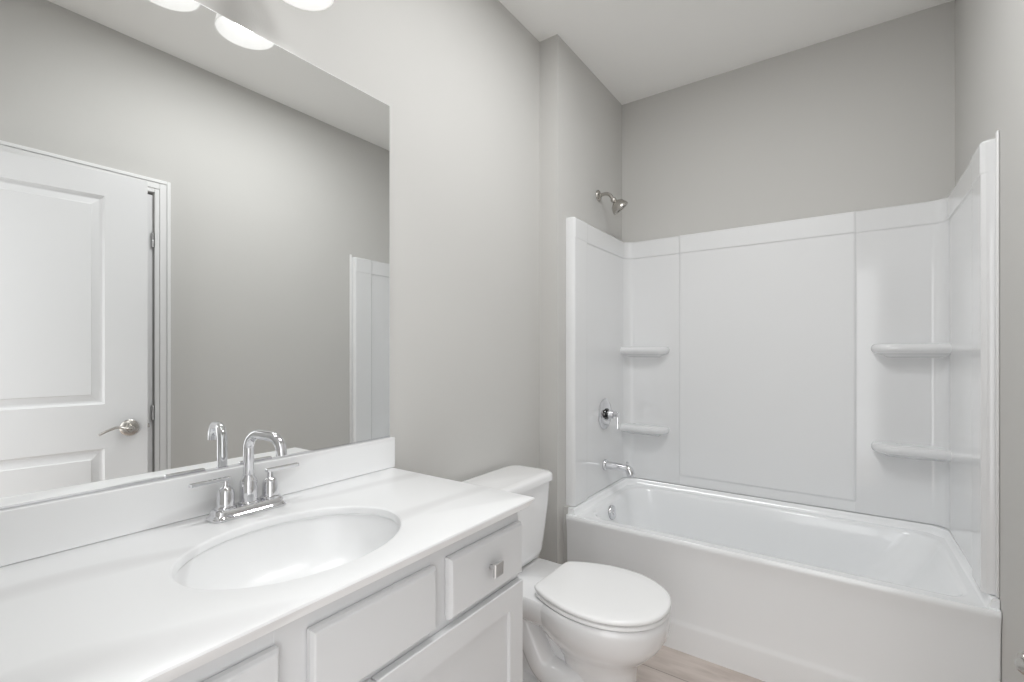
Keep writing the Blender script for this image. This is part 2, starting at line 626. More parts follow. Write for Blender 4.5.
def knob(y, z, parent):
    bm = new_bm()
    x = CX1 + FT
    add_lathe(bm, [(-0.002, 0.0055), (0.014, 0.0050), (0.020, 0.007)], (x, y, z), (1, 0, 0), 16)
    rings = []
    for h_, d in ((0.009, 0.017), (0.0155, 0.019), (0.016, 0.021), (0.016, 0.025), (0.0145, 0.0272)):
        rings.append([Vector((x + d, y - h_, z - h_)), Vector((x + d, y + h_, z - h_)), Vector((x + d, y + h_, z + h_)), Vector((x + d, y - h_, z + h_))])
    rings.append([Vector((x + 0.0262, y + a * 0.011, z + b * 0.011)) for a, b in ((-1, -1), (1, -1), (1, 1), (-1, 1))])
    add_rings(bm, rings)
    return obj('knob', bm, 'pewter', parent)


KN = []
d1 = slab_front('drawer', 0.740, 1.010, 0.679, 0.809); d1['label'] = 'narrow slab drawer front at the right end with a square knob'
knob(0.874, 0.745, d1)
d2 = slab_front('false_front', 0.424, 0.699, 0.679, 0.809); d2['label'] = 'plain slab front below the sink without a knob'
d3 = slab_front('drawer', 0.085, 0.374, 0.679, 0.809); d3['label'] = 'slab drawer front at the left end'
knob(0.23, 0.747, d3)


def shaker_door(y0, y1, z0, z1, ky):
    bm = new_bm()
    x0, x1 = CX1 + 0.0015, CX1 + FT
    w = 0.056
    rings = []
    for off, x in ((0.0, x0), (0.0, x1 - 0.0015), (0.0015, x1), (w, x1), (w + 0.0012, x1 - 0.0085), (w + 0.004, x1 - 0.009)):
        rings.append([Vector((x, y0 + off, z0 + off)), Vector((x, y1 - off, z0 + off)), Vector((x, y1 - off, z1 - off)), Vector((x, y0 + off, z1 - off))])
    add_rings(bm, rings)
    d = obj('cabinet_door', bm, 'cab', van)
    knob(ky, z1 - 0.055, d)
    return d


shaker_door(0.549, 1.010, 0.115, 0.662, 0.577)
shaker_door(0.085, 0.545, 0.115, 0.662, 0.517)

# ------------------------------------------------------------------ countertop with integral bowl
TX0, TX1, TY0, TY1, TZ0, TZ1 = XL + 0.002, -0.658, YN + 0.004, 1.036, 0.847, 0.870
SX, SY, SA, SB = -0.896, 0.534, 0.166, 0.214
top = thing('countertop', 'white cultured marble vanity countertop with an oval integral sink', 'countertop', (SX, SY, TZ0))
N = 96
angs = [2 * PI * k / N for k in range(N)]
for cxn, cyn in ((TX0, TY0), (TX1, TY0), (TX1, TY1), (TX0, TY1)):
    a = math.atan2((cyn - SY), (cxn - SX)) % (2 * PI)
    k = min(range(len(angs)), key=lambda i: abs(angs[i] - a))
    angs[k] = a
angs.sort()


def rect_ring(ins, z):
    x0, x1, y0, y1 = TX0 + ins, TX1 - ins, TY0 + ins, TY1 - ins
    out = []
    for a in angs:
        ca, sa = math.cos(a), math.sin(a)
        t = 1e9
        if ca > 1e-9: t = min(t, (x1 - SX) / ca)
        if ca < -1e-9: t = min(t, (x0 - SX) / ca)
        if sa > 1e-9: t = min(t, (y1 - SY) / sa)
        if sa < -1e-9: t = min(t, (y0 - SY) / sa)
        out.append(Vector((SX + ca * t, SY + sa * t, z)))
    return out


def ell_ring(a_, b_, z, cx=SX, cy=SY):
    out = []
    for a in angs:
        ca, sa = math.cos(a), math.sin(a)
        t = 1 / math.sqrt((ca / a_) ** 2 + (sa / b_) ** 2)
        out.append(Vector((cx + ca * t, cy + sa * t, z)))
    return out


bm = new_bm()
rings = [ell_ring(SA + 0.004, SB + 0.004, TZ0), rect_ring(0.011, TZ0), rect_ring(0.009, TZ0 + 0.001), rect_ring(0.0085, TZ0 + 0.002), rect_ring(0, TZ1 - 0.004), rect_ring(0.001, TZ1 - 0.0008), rect_ring(0.003, TZ1),
         ell_ring(SA + 0.010, SB + 0.010, TZ1), ell_ring(SA + 0.005, SB + 0.005, TZ1 - 0.0006), ell_ring(SA + 0.0018, SB + 0.0018, TZ1 - 0.0025), ell_ring(SA, SB, TZ1 - 0.006), ell_ring(SA - 0.001, SB - 0.001, TZ1 - 0.016),
         ell_ring(SA + 0.001, SB + 0.001, TZ1 - 0.0185), ell_ring(SA + 0.004, SB + 0.004, TZ0)]
add_rings(bm, rings, True, False, False)
bmesh.ops.remove_doubles(bm, verts=bm.verts, dist=1e-6)
obj('counter_slab', bm, 'marble', top, True, 22)
bm = new_bm()
rings = []
prof = [(1.015, -0.019), (1.005, -0.024), (0.975, -0.045), (0.92, -0.075), (0.82, -0.103), (0.66, -0.124), (0.45, -0.137), (0.25, -0.144), (0.12, -0.147)]
for s_, dz in prof:
    rings.append(ell_ring(max(SA * s_, 0.018 if s_ < 0.2 else 0), SB * s_ if s_ > 0.2 else 0.019, TZ1 + dz))
for (s_, dz) in reversed([(p[0] + 0.05, p[1] - 0.008) for p in prof if p[1] < -0.03]):
    rings.append(ell_ring(SA * s_, SB * s_, TZ1 + dz))
rings.append(ell_ring(SA * 1.015, SB * 1.015, TZ1 - 0.0355))
add_rings(bm, rings, True, False, False)
bn = obj('basin', bm, 'marble', top, True, 60)
bm = new_bm()
add_lathe(bm, [(0, 0.021), (0.003, 0.022), (0.005, 0.019), (0.004, 0.012), (0.007, 0.011), (0.009, 0.006)], (SX, SY, TZ1 - 0.148), (0, 0, 1), 24)
obj('drain', bm, 'chrome', top, True, 50)
bm = new_bm()
add_box(bm, TX0, -1.202, TY0, TY1 + 0.007, TZ1 + 0.0005, 0.967, 0.0022)
obj('backsplash', bm, 'marble', top)

# ------------------------------------------------------------------ faucet
FXc, FYc = -1.149, 0.554
fa = thing('faucet', 'chrome two-handle centerset faucet with a squared gooseneck spout at the sink', 'faucet', (FXc, FYc, TZ1))
bm = new_bm()
rings = []
for ins, z in ((0.000, 0), (0, 0.004), (0.003, 0.008), (0.006, 0.0105), (0.007, 0.018), (0.010, 0.0215)):
    rings.append(ring(rrect(FXc - 0.029 + ins, FXc + 0.030 - ins, FYc - 0.086 + ins, FYc + 0.084 - ins, 0.022 - ins, 8, 6), TZ1 + 0.0005 + z))
add_rings(bm, rings)
obj('base_plate', bm, 'chrome', fa, True, 35)
zb = TZ1 + 0.021
bm = new_bm()
add_lathe(bm, [(0, 0.0215), (0.004, 0.0215), (0.006, 0.019), (0.050, 0.0185), (0.056, 0.0165), (0.062, 0.0125), (0.066, 0.0125)], (FXc, FYc, zb), (0, 0, 1), 32)
obj('spout_body', bm, 'chrome', fa, True, 45)
bm = new_bm()
zt = 1.054
pth = [Vector((FXc, FYc, zb + 0.060)), Vector((FXc, FYc, zt - 0.034))]
rr_ = 0.034
for k in range(1, 9):
    a = PI - PI / 2 * k / 8
    pth.append(Vector((FXc + rr_ + rr_ * math.cos(a), FYc, zt - rr_ + rr_ * math.sin(a))))
xe = FXc + 0.107
for k in range(0, 9):
    a = PI / 2 - (PI / 2 - 0.10) * k / 8
    pth.append(Vector((xe - rr_ + rr_ * math.cos(a), FYc, zt - rr_ - 0.002 + rr_ * math.sin(a))))
pth.append(pth[-1] + Vector((0.001, 0, -0.010)))
add_tube(bm, [Vector((FXc, FYc, 0)) + Matrix.Rotation(0.2, 3, 'Z') @ (p - Vector((FXc, FYc, 0))) for p in pth], 0.0115, 20)
obj('spout', bm, 'chrome', fa, True, 50)
for s in (-1, 1):
    hy = FYc + s * 0.051
    bm = new_bm()
    add_lathe(bm, [(0, 0.0225), (0.004, 0.0225), (0.006, 0.0185), (0.009, 0.018), (0.036, 0.0172), (0.045, 0.014), (0.050, 0.0075), (0.064, 0.006)], (FXc, hy, zb), (0, 0, 1), 32)
    h = obj('handle_hub', bm, 'chrome', fa, True, 45)
    bm = new_bm()
    y0, y1 = (hy - 0.010, hy + 0.072) if s > 0 else (hy - 0.072, hy + 0.010)
    add_box(bm, FXc - 0.0065, FXc + 0.0065, y0, y1, zb + 0.0625, zb + 0.0705, 0.0015)
    obj('lever', bm, 'chrome', h)
bm = new_bm()
add_lathe(bm, [(0, 0.003), (0.05, 0.003), (0.051, 0.0055), (0.058, 0.0055), (0.060, 0.003)], (FXc - 0.021, FYc, zb - 0.0015), (0, 0, 1), 12)
obj('drain_rod', bm, 'chrome', fa, True, 45)

# ------------------------------------------------------------------ mirror
MY0, MY1, MZ0, MZ1 = YN + 0.012, 1.0335, 0.9685, 2.048
mi = thing('wall_mirror', 'large frameless wall mirror standing on the backsplash', 'mirror', (XL, 0.54, MZ0))
bm = new_bm()
add_box(bm, XL + 0.0035, XL + 0.0085, MY0, MY1, MZ0, MZ1, 0.0006)
obj('glass_edge', bm, 'medge', mi)
bm = new_bm()
add_box(bm, XL + 0.0086, XL + 0.0092, MY0 + 0.0015, MY1 - 0.0018, MZ0 + 0.001, MZ1 - 0.0018)
obj('mirror_glass', bm, 'mirror', mi)
bm = new_bm()
add_box(bm, XL + 0.0093, XL + 0.0103, MY0, MY1, MZ0 - 0.001, MZ0 + 0.0035)
add_box(bm, XL + 0.0005, XL + 0.0034, MY0 + 0.03, MY1 - 0.03, MZ0 + 0.004, MZ0 + 0.03)
obj('bottom_channel', bm, 'chrome', mi)

# ------------------------------------------------------------------ vanity light
vl = thing('vanity_light', 'bar light above the mirror with glass bell shades facing down', 'wall lamp', (XL, 0.47, LAMP_Z + 0.12))
bm = new_bm()
add_box(bm, XL, XL + 0.022, 0.47 - 0.27, 0.47 + 0.27, LAMP_Z + 0.115, LAMP_Z + 0.185, 0.004)
obj('back_plate', bm, 'nickel', vl)
SR = 0.074
for yy in LAMPS_Y:
    bm = new_bm()
    zt_ = LAMP_Z + 0.150
    add_tube(bm, catmull([(XL + 0.018, yy, zt_), (XL + 0.06, yy, zt_ + 0.006), (LAMP_X - 0.02, yy, zt_ + 0.004), (LAMP_X, yy, zt_ - 0.02)], 6), 0.008, 12)
    add_lathe(bm, [(0, 0.018), (0.004, 0.022), (0.035, 0.022), (0.038, 0.018)], (LAMP_X, yy, zt_ - 0.048), (0, 0, 1), 24)
    obj('lamp_arm', bm, 'nickel', vl, True, 50)
    bm = new_bm()
    outer = [(0.115, 0.020), (0.112, 0.030), (0.100, 0.042), (0.075, 0.055), (0.045, 0.064), (0.018, 0.070), (0.0, SR)]
    inner = [(0.0, SR - 0.003), (0.018, 0.067), (0.045, 0.061), (0.075, 0.052), (0.098, 0.039), (0.108, 0.026), (0.112, 0.016)]
    add_lathe(bm, outer + inner, (LAMP_X, yy, LAMP_Z), (0, 0, 1), 40, False, False)
    sh = obj('lamp_shade', bm, 'shade', vl, True, 60)
    sh['label'] = 'frosted glass bell shade'
    bm = new_bm()
    add_lathe(bm, [(0, 0.002), (0.004, 0.018), (0.014, 0.028), (0.028, 0.031), (0.044, 0.026), (0.062, 0.015), (0.076, 0.013)], (LAMP_X, yy, LAMP_Z + 0.034), (0, 0, 1), 24)
    obj('bulb', bm, 'bulb', vl, True, 60)
    l = lamp('bulb_light', 'SPOT', (LAMP_X, yy, LAMP_Z + 0.030), BULB_W, 0.028)
    l.data.spot_size = math.radians(125)
    l.data.spot_blend = 0.7
    l.parent = vl
    l.location = Vector((LAMP_X, yy, LAMP_Z + 0.030)) - Vector(vl.location)


# ------------------------------------------------------------------ fill lamps added at the ceiling to brighten the room (above the frame)
for (lx, ly), pw, lb in (((-0.33, 0.93), FILL_W[0], 'added round fill lamp at the ceiling over the floor beside the vanity'), ((-0.40, 1.47), FILL_W[1], 'added round fill lamp at the ceiling over the toilet and tub end')):
    t = thing('fill_lamp', lb, 'fill lamp', (lx, ly, ZC))
    bm = new_bm()
    add_lathe(bm, [(0, 0.160), (0.012, 0.160), (0.016, 0.155), (0.016, 0.147), (0.004, 0.145)], (lx, ly, ZC), (0, 0, -1), 48, False, False)
    obj('trim_ring', bm, 'trim', t, True, 50)
    bm = new_bm()
    add_lathe(bm, [(0.004, 0.145), (0.006, 0.140), (0.008, 0.10), (0.0085, 0.01)], (lx, ly, ZC), (0, 0, -1), 48, False, True)
    obj('diffuser', bm, 'lens', t, True, 60)
    l = lamp('fill_disk', 'AREA', (lx, ly, ZC - 0.02), pw, 0.28)
    l.parent = t
    l.location = (0, 0, -0.02)

# ------------------------------------------------------------------ toilet
TCY = 1.497
to = thing('toilet', 'white two-piece elongated toilet between the vanity and the tub', 'toilet', (-0.85, TCY, 0))
half = [(-0.883, 0.0), (-0.884, 0.06), (-0.881, 0.108), (-0.862, 0.130), (-0.81, 0.156), (-0.74, 0.178), (-0.67, 0.186), (-0.60, 0.178), (-0.54, 0.152), (-0.49, 0.108), (-0.463, 0.055), (-0.456, 0.0)]


def egg(scale_in=0.0, xb=None, xf=None, hw=None, m=5):
    """closed outline in xy round TCY from the half outline"""
    full = [(x, w) for x, w in half] + [(x, -w) for x, w in reversed(half[1:-1])]
    pts = catmull([(x, w, 0) for x, w in full], m, True)
    x0, x1, wm = -0.884, -0.456, 0.186
    xb = x0 if xb is None else xb
    xf = x1 if xf is None else xf
    hw = wm if hw is None else hw
    out = []
    for p in pts:
        u = (p.x - x0) / (x1 - x0)
        out.append((xb + scale_in + u * (xf - xb - 2 * scale_in), TCY + p.y / wm * (hw - scale_in)))
    return out


bm = new_bm()
lv = [(-0.80, -0.550, 0.106, 0.0), (-0.80, -0.550, 0.106, 0.012), (-0.795, -0.560, 0.099, 0.022), (-0.79, -0.566, 0.094, 0.10), (-0.79, -0.566, 0.094, 0.17), (-0.80, -0.560, 0.098, 0.205), (-0.82, -0.548, 0.110, 0.232),
      (-0.84, -0.528, 0.128, 0.256), (-0.860, -0.503, 0.148, 0.280), (-0.875, -0.481, 0.165, 0.305), (-0.888, -0.466, 0.177, 0.332), (-0.894, -0.460, 0.183, 0.355), (-0.896, -0.457, 0.186, 0.378), (-0.894, -0.458, 0.185, 0.398), (-0.888, -0.464, 0.179, 0.406)]
rings = [ring(egg(0, a, b, c), z) for a, b, c, z in lv]
rings += [ring(egg(0, -0.80, -0.515, 0.128), 0.406), ring(egg(0, -0.79, -0.53, 0.115), 0.385), ring(egg(0, -0.74, -0.62, 0.05), 0.29)]
add_rings(bm, rings)
# rear deck under the tank
rings = []
for hw_, x0_, x1_, z_ in ((0.075, -1.10, -0.78, 0.285), (0.118, -1.15, -0.74, 0.308), (0.140, -1.165, -0.71, 0.330), (0.149, -1.172, -0.69, 0.360), (0.151, -1.175, -0.68, 0.398), (0.145, -1.168, -0.69, 0.4055)):
    rings.append(ring(rrect(x0_, x1_, TCY - hw_, TCY + hw_, 0.045, 6, 6), z_))
add_rings(bm, rings)
# trapway
for s in (-1, 1):
    tp = catmull([(-0.70, TCY + s * 0.045, 0.16), (-0.78, TCY + s * 0.066, 0.13), (-0.86, TCY + s * 0.070, 0.145), (-0.915, TCY + s * 0.070, 0.22), (-0.965, TCY + s * 0.066, 0.285), (-1.03, TCY + s * 0.060, 0.275), (-1.055, TCY + s * 0.058, 0.19), (-1.045, TCY + s * 0.058, 0.08), (-1.03, TCY + s * 0.058, 0.01)], 8)
    add_tube(bm, tp, [0.045, 0.050, 0.050, 0.048, 0.046, 0.046, 0.045], 20)
add_box(bm, -1.06, -0.74, TCY - 0.05, TCY + 0.05, 0.01, 0.30, 0.02, 3)
# foot plate
rings = []
for hw_, x0_, x1_, z_ in ((0.122, -1.13, -0.60, 0.0), (0.122, -1.13, -0.60, 0.022), (0.115, -1.12, -0.61, 0.034), (0.10, -1.10, -0.63, 0.045), (0.085, -1.06, -0.66, 0.075)):
    rings.append(ring(rrect(x0_, x1_, TCY - hw_, TCY + hw_, 0.055, 6, 6), z_))
add_rings(bm, rings)
obj('bowl', bm, 'porc', to, True, 50)
for s in (-1, 1):
    bm = new_bm()
    add_lathe(bm, [(0, 0.017), (0.010, 0.016), (0.017, 0.011), (0.020, 0.003)], (-0.90, TCY + s * 0.103, 0.040), (0, 0, 1), 18)
    obj('bolt_cap', bm, 'porc', to, True, 60)
bm = new_bm()
rings = [ring(egg(0.005), 0.409), ring(egg(0.002), 0.411), ring(egg(0.002), 0.4185), ring(egg(0.006), 0.422)]
rings += [ring(egg(0, -0.80, -0.535, 0.105), 0.422), ring(egg(0, -0.80, -0.535, 0.105), 0.409)]
add_rings(bm, rings, True, False, False)
obj('seat_ring', bm, 'seat', to, True, 50)
bm = new_bm()
rings = [ring(egg(0.004), 0.4275), ring(egg(0.0), 0.429), ring(egg(-0.0005), 0.433), ring(egg(0.001), 0.4375), ring(egg(0.005), 0.4405), ring(egg(0.014), 0.4425), ring(egg(0.05), 0.4445), ring(egg(0.11), 0.4455)]
add_rings(bm, rings)
lid = obj('seat_lid', bm, 'seat', to, True, 40)
bm = new_bm()
for s in (-1, 1):
    add_box(bm, -0.902, -0.880, TCY + s * 0.070 - 0.014, TCY + s * 0.070 + 0.014, 0.408, 0.424, 0.005, 3)
    obj('seat_hinge', bm, 'seat', to, True, 60)
    if s < 0:
        bm = new_bm()
# tank
TK0, TK1 = TCY - 0.220, TCY + 0.220
bm = new_bm()
rings = []
for x0_, x1_, hw_, r_, z_ in ((-1.165, -1.035, 0.150, 0.03, 0.409), (-1.185, -1.020, 0.172, 0.04, 0.418), (-1.192, -1.012, 0.182, 0.045, 0.445), (-1.196, -1.003, 0.193, 0.045, 0.54), (-1.198, -0.996, 0.203, 0.045, 0.64), (-1.20, -0.992, 0.208, 0.045, 0.718)):
    rings.append(ring(rrect(x0_, x1_, TCY - hw_, TCY + hw_, r_, 8, 10), z_))
add_rings(bm, rings)
obj('tank', bm, 'porc', to, True, 50)
bm = new_bm()
rings = []
for ins, z_ in ((0.006, 0.7185), (0.0, 0.722), (0.0, 0.740), (0.003, 0.748), (0.010, 0.7535), (0.03, 0.756)):
    rings.append(ring(rrect(-1.208 + ins, -0.982 - ins, TCY - 0.219 + ins, TCY + 0.219 - ins, 0.05, 8, 10), z_))
add_rings(bm, rings)
obj('tank_lid', bm, 'porc', to, True, 50)
bm = new_bm()
add_lathe(bm, [(0, 0.014), (0.006, 0.013), (0.014, 0.008)], (-0.995, TCY - 0.145, 0.676), (1, 0, 0), 18)
add_tube(bm, [(-0.983, TCY - 0.150, 0.676), (-0.981, TCY - 0.11, 0.674), (-0.981, TCY - 0.055, 0.668)], [0.006, 0.005, 0.007], 12)
obj('flush_lever', bm, 'chrome', to, True, 50)

# ------------------------------------------------------------------ bathtub
BX0, BX1, BY0, BY1 = XW + 0.026, XR - 0.001, 1.996, YB - 0.003
RZ = 0.464
tub = thing('bathtub', 'white acrylic alcove bathtub with a smooth integral apron', 'bathtub', ((BX0 + BX1) / 2, 2.39, 0))
OX0, OX1, OY0, OY1 = -1.022, 0.325, 2.048, 2.690


def oring(y0, z, r=0.006):
    return ring(rrect(BX0, BX1, y0, BY1, r, 8, 24), z)


bm = new_bm()
rings = [oring(2.014, 0.0), oring(2.013, 0.03), oring(2.0095, 0.105), oring(2.010, 0.114), oring(2.0125, 0.124), oring(2.0135, 0.135), oring(2.014, 0.20), oring(2.013, 0.30), oring(2.010, 0.38), oring(2.005, 0.425), oring(2.001, 0.442), oring(2.0, 0.450), oring(2.0015, 0.459), oring(2.006, 0.4655), oring(2.012, RZ)]
inner = [(0.0, 0.0, 0.0, 0.0, 0.12, RZ), (0.006, 0.006, 0.005, 0.005, 0.12, RZ - 0.001), (0.013, 0.014, 0.011, 0.011, 0.12, RZ - 0.006), (0.018, 0.022, 0.015, 0.015, 0.12, RZ - 0.016), (0.026, 0.045, 0.022, 0.022, 0.125, RZ - 0.06), (0.040, 0.105, 0.033, 0.034, 0.13, RZ - 0.15),
         (0.058, 0.19, 0.047, 0.05, 0.13, RZ - 0.25), (0.078, 0.265, 0.063, 0.068, 0.13, RZ - 0.33), (0.105, 0.33, 0.09, 0.095, 0.12, RZ - 0.368), (0.16, 0.42, 0.14, 0.15, 0.08, RZ - 0.382)]
for l_, r_, f_, b_, rad, z_ in inner:
    rings.append(ring(rrect(OX0 + l_, OX1 - r_, OY0 + f_, OY1 - b_, (rad * 0.5, rad, rad, rad * 0.9), 8, 24), z_))
add_rings(bm, rings, True, True, True)
# raised ledge at the foot of the wall panels
t_ = 0.032
rings = []


def ledge(ins, z):
    xa, xb, yb = BX0 + 0.001, BX1 - 0.001, BY1 - 0.001
    i = t_ + ins
    return [Vector(p) for p in ((xa, 2.025, z), (xa, yb, z), (xb, yb, z), (xb, 2.025, z), (xb - i + 0.012, 2.025, z), (xb - i, yb - i - 0.05, z), (xb - i - 0.05, yb - i, z), (xa + i + 0.05, yb - i, z), (xa + i, yb - i - 0.05, z), (xa + i, 2.025, z))]


rings = [ledge(0.016, RZ - 0.002), ledge(0.006, RZ + 0.004), ledge(0.001, RZ + 0.014), ledge(0.0, RZ + 0.024), ledge(-0.003, RZ + 0.028)]
add_rings(bm, rings)
obj('tub_shell', bm, 'acr', tub, True, 40)
bm = new_bm()
ovx = OX0 + 0.026
add_lathe(bm, [(-0.012, 0.037), (0.004, 0.037), (0.008, 0.034), (0.009, 0.012), (0.013, 0.010), (0.014, 0.003)], (ovx + 0.002, 2.31, 0.412), (1, 0, 0.12), 32)
o = obj('overflow_plate', bm, 'chrome', tub, True, 40)
bm = new_bm()
add_lathe(bm, [(-0.002, 0.034), (0.003, 0.033), (0.004, 0.022), (0.010, 0.020), (0.012, 0.005)], (OX0 + 0.24, 2.385, RZ - 0.382), (0, 0, 1), 28)
obj('tub_drain', bm, 'chrome', tub, True, 40)

# ------------------------------------------------------------------ tub surround
SX0, SX1, SYB, SYF = -1.088, 0.355, 2.742, 2.052
SZ0, SZ1, SZB = 0.4950, 1.903, 1.803
su = thing('shower_surround', 'glossy white moulded tub surround covering three walls', 'shower surround', ((SX0 + SX1) / 2, 2.4, SZ0))
CR = 0.055


def sstep(x, a, b):
    t = max(0, min(1, (x - a) / (b - a)))
    return t * t * (3 - 2 * t)


# path samples: (point, inward normal, tag position)
path = []


def lin(a, b, n):
    return [a + (b - a) * i / n for i in range(n + 1)]


def cuts(a, b, specials, coarse):
    s_ = set(round(v, 5) for v in lin(a, b, coarse))
    for c in specials:
        for d in (-0.010, -0.007, -0.0045, -0.002, 0, 0.002, 0.0045, 0.007, 0.010):
            v = c + d
            if min(a, b) < v < max(a, b):
                s_.add(round(v, 5))
    return sorted(s_, reverse=(a > b))


FLY = 2.195
PX0, PX1 = -0.770, 0.033
PZ0, PZ1 = 0.548, 1.9
for y in cuts(SYF, SYB - CR, [FLY, SYF + 0.012], 10):
    path.append((Vector((SX0, y, 0)), Vector((1, 0, 0)), 'L', y))
for k in range(1, 12):
    a = PI - PI / 2 * k / 12
    path.append((Vector((SX0 + CR + CR * math.cos(a), SYB - CR + CR * math.sin(a), 0)), Vector((-math.cos(a), -math.sin(a), 0)), 'C', 0))
for x in cuts(SX0 + CR, SX1 - CR, [PX0, PX1], 24):
    path.append((Vector((x, SYB, 0)), Vector((0, -1, 0)), 'B', x))
for k in range(1, 12):
    a = PI / 2 - PI / 2 * k / 12
    path.append((Vector((SX1 - CR + CR * math.cos(a), SYB - CR + CR * math.sin(a), 0)), Vector((-math.cos(a), -math.sin(a), 0)), 'C', 0))
for y in cuts(SYB - CR, SYF, [FLY, SYF + 0.012], 10):
    path.append((Vector((SX1, y, 0)), Vector((-1, 0, 0)), 'R', y))
zs = cuts(SZ0, SZ1, [PZ0, PZ1, SZB, SZ1 - 0.004, SZ0 + 0.01], 24)


def disp(tag, s, z):
    d = 0.0
    band = sstep(z, SZB - 0.003, SZB + 0.003)
    d += 0.006 * band
    if tag in 'LR':
        d += 0.011 * (1 - sstep(s, FLY - 0.008, FLY + 0.008)) * (1 - 0.35 * band)
        d -= 0.012 * (1 - sstep(s, SYF - 0.001, SYF + 0.010))
    if tag == 'B':
        u = sstep(s, PX0 - 0.006, PX0 + 0.006) * (1 - sstep(s, PX1 - 0.006, PX1 + 0.006))
        v = sstep(z, PZ0 - 0.006, PZ0 + 0.006)
        d += 0.007 * u * v
    d -= 0.006 * sstep(z, SZ1 - 0.006, SZ1)
    return d


bm = new_bm()
grid = []
back_off = {'L': Vector((XW + 0.001, 0, 0)), 'R': Vector((XR - 0.001, 0, 0))}
for z in zs:
    grid.append([p + n * disp(tg, s, z) + Vector((0, 0, z)) for p, n, tg, s in path])
vr = [[bm.verts.new(p) for p in r] for r in grid]
for a, b in zip(vr[:-1], vr[1:]):
    for i in range(len(a) - 1):
        bm.faces.new((a[i], a[i + 1], b[i + 1], b[i]))
# return to the wall at front edges, top and bottom (gives the panel its thickness)


def wallpt(p, tg):
    x = min(max(p.x, XW + 0.001), XR - 0.001)
    if tg == 'L': return Vector((XW + 0.001, p.y, p.z))
    if tg == 'R': return Vector((XR - 0.001, p.y, p.z))
    if tg == 'B': return Vector((p.x, YB - 0.001, p.z))
    # corner: push out to the square corner diagonal
    cx = SX0 + CR if p.x < -0.3 else SX1 - CR
    cy = SYB - CR
    d = (Vector((p.x, p.y, 0)) - Vector((cx, cy, 0)))
    tx = (XW + 0.001 - cx) / d.x if d.x < -1e-6 else ((XR - 0.001 - cx) / d.x if d.x > 1e-6 else 1e9)
    ty = (YB - 0.001 - cy) / d.y if d.y > 1e-6 else 1e9
    t = min(tx, ty)
    return Vector((cx + d.x * t, cy + d.y * t, p.z))


for row in (0, -1):
    back = [bm.verts.new(wallpt(v.co, path[i][2])) for i, v in enumerate(vr[row])]
    for i in range(len(back) - 1):
        bm.faces.new((vr[row][i], vr[row][i + 1], back[i + 1], back[i]))
for col_ in (0, -1):
    colv = [r[col_] for r in vr]
    back = [bm.verts.new(Vector((XW + 0.001 if col_ == 0 else XR - 0.001, v.co.y, v.co.z))) for v in colv]
    for i in range(len(back) - 1):
        bm.faces.new((colv[i], colv[i + 1], back[i + 1], back[i]))
bmesh.ops.remove_doubles(bm, verts=bm.verts, dist=1e-6)
cf = [f for f in bm.faces if all(PX0 - 0.001 < v.co.x < PX1 + 0.001 and v.co.y > 2.72 for v in f.verts)]
for f in cf:
    f.material_index = 1
wp = obj('wall_panel', bm, 'surr', su, True, 55)
wp.data.materials.append(M['panel'])


bm = new_bm()
add_box(bm, XR - 0.007, XR - 0.0005, SYF - 0.018, SYF - 0.001, SZ0, SZ1 + 0.018, 0.0025, 2)
o = obj('caulk_bead', bm, 'trim', su, True, 60)


def shelf(x_corner, x_end, z, depth, label):
    """moulded corner shelf: x_corner at the side wall, x_end the rounded free end"""
    bm = new_bm()
    s = 1 if x_end > x_corner else -1
    yb = SYB + 0.010

    def outline(dep, endin):
        pts = []
        xe_ = x_end - s * endin
        r = min(dep * 0.85, 0.085)
        pts.append((x_corner, yb))
        pts.append((x_corner, yb - 0.010 - dep * 1.12))
        xm = x_corner + s * 0.10
        pts.append((xm, yb - 0.010 - dep * 1.02))
        for k in range(0, 4):
            t = k / 3
            pts.append((xm + (xe_ - s * r - xm) * (t * 0.9 + 0.1), yb - 0.010 - dep * (1.02 - 0.02 * t)))
        for k in range(1, 9):
            a = PI / 2 * k / 8
            pts.append((xe_ - s * r + s * r * math.sin(a), yb - 0.010 - dep + dep * (1 - math.cos(a))))
        pts.append((xe_, yb))
        return pts
    prof = ((depth - 0.024, 0.022, 0.0), (depth - 0.012, 0.010, -0.0015), (depth - 0.005, 0.004, -0.006), (depth - 0.001, 0.001, -0.013), (depth, 0.0, -0.020), (depth - 0.001, 0.001, -0.028), (depth - 0.006, 0.005, -0.036), (depth - 0.016, 0.012, -0.042), (depth - 0.030, 0.022, -0.045), (depth * 0.35, 0.045, -0.052), (0.006, 0.06, -0.062))
    rings = [[Vector((p[0], p[1], z + dz)) for p in outline(dep, e)] for dep, e, dz in prof]
    add_rings(bm, rings)
    return obj('shelf', bm, 'surr', su, True, 60)


for zl, zr in ((1.276, 1.282), (0.818, 0.834)):
    shelf(SX0 - 0.005, -0.828, zl, 0.082, '')
    shelf(SX1 + 0.005, 0.092, zr, 0.082, '')

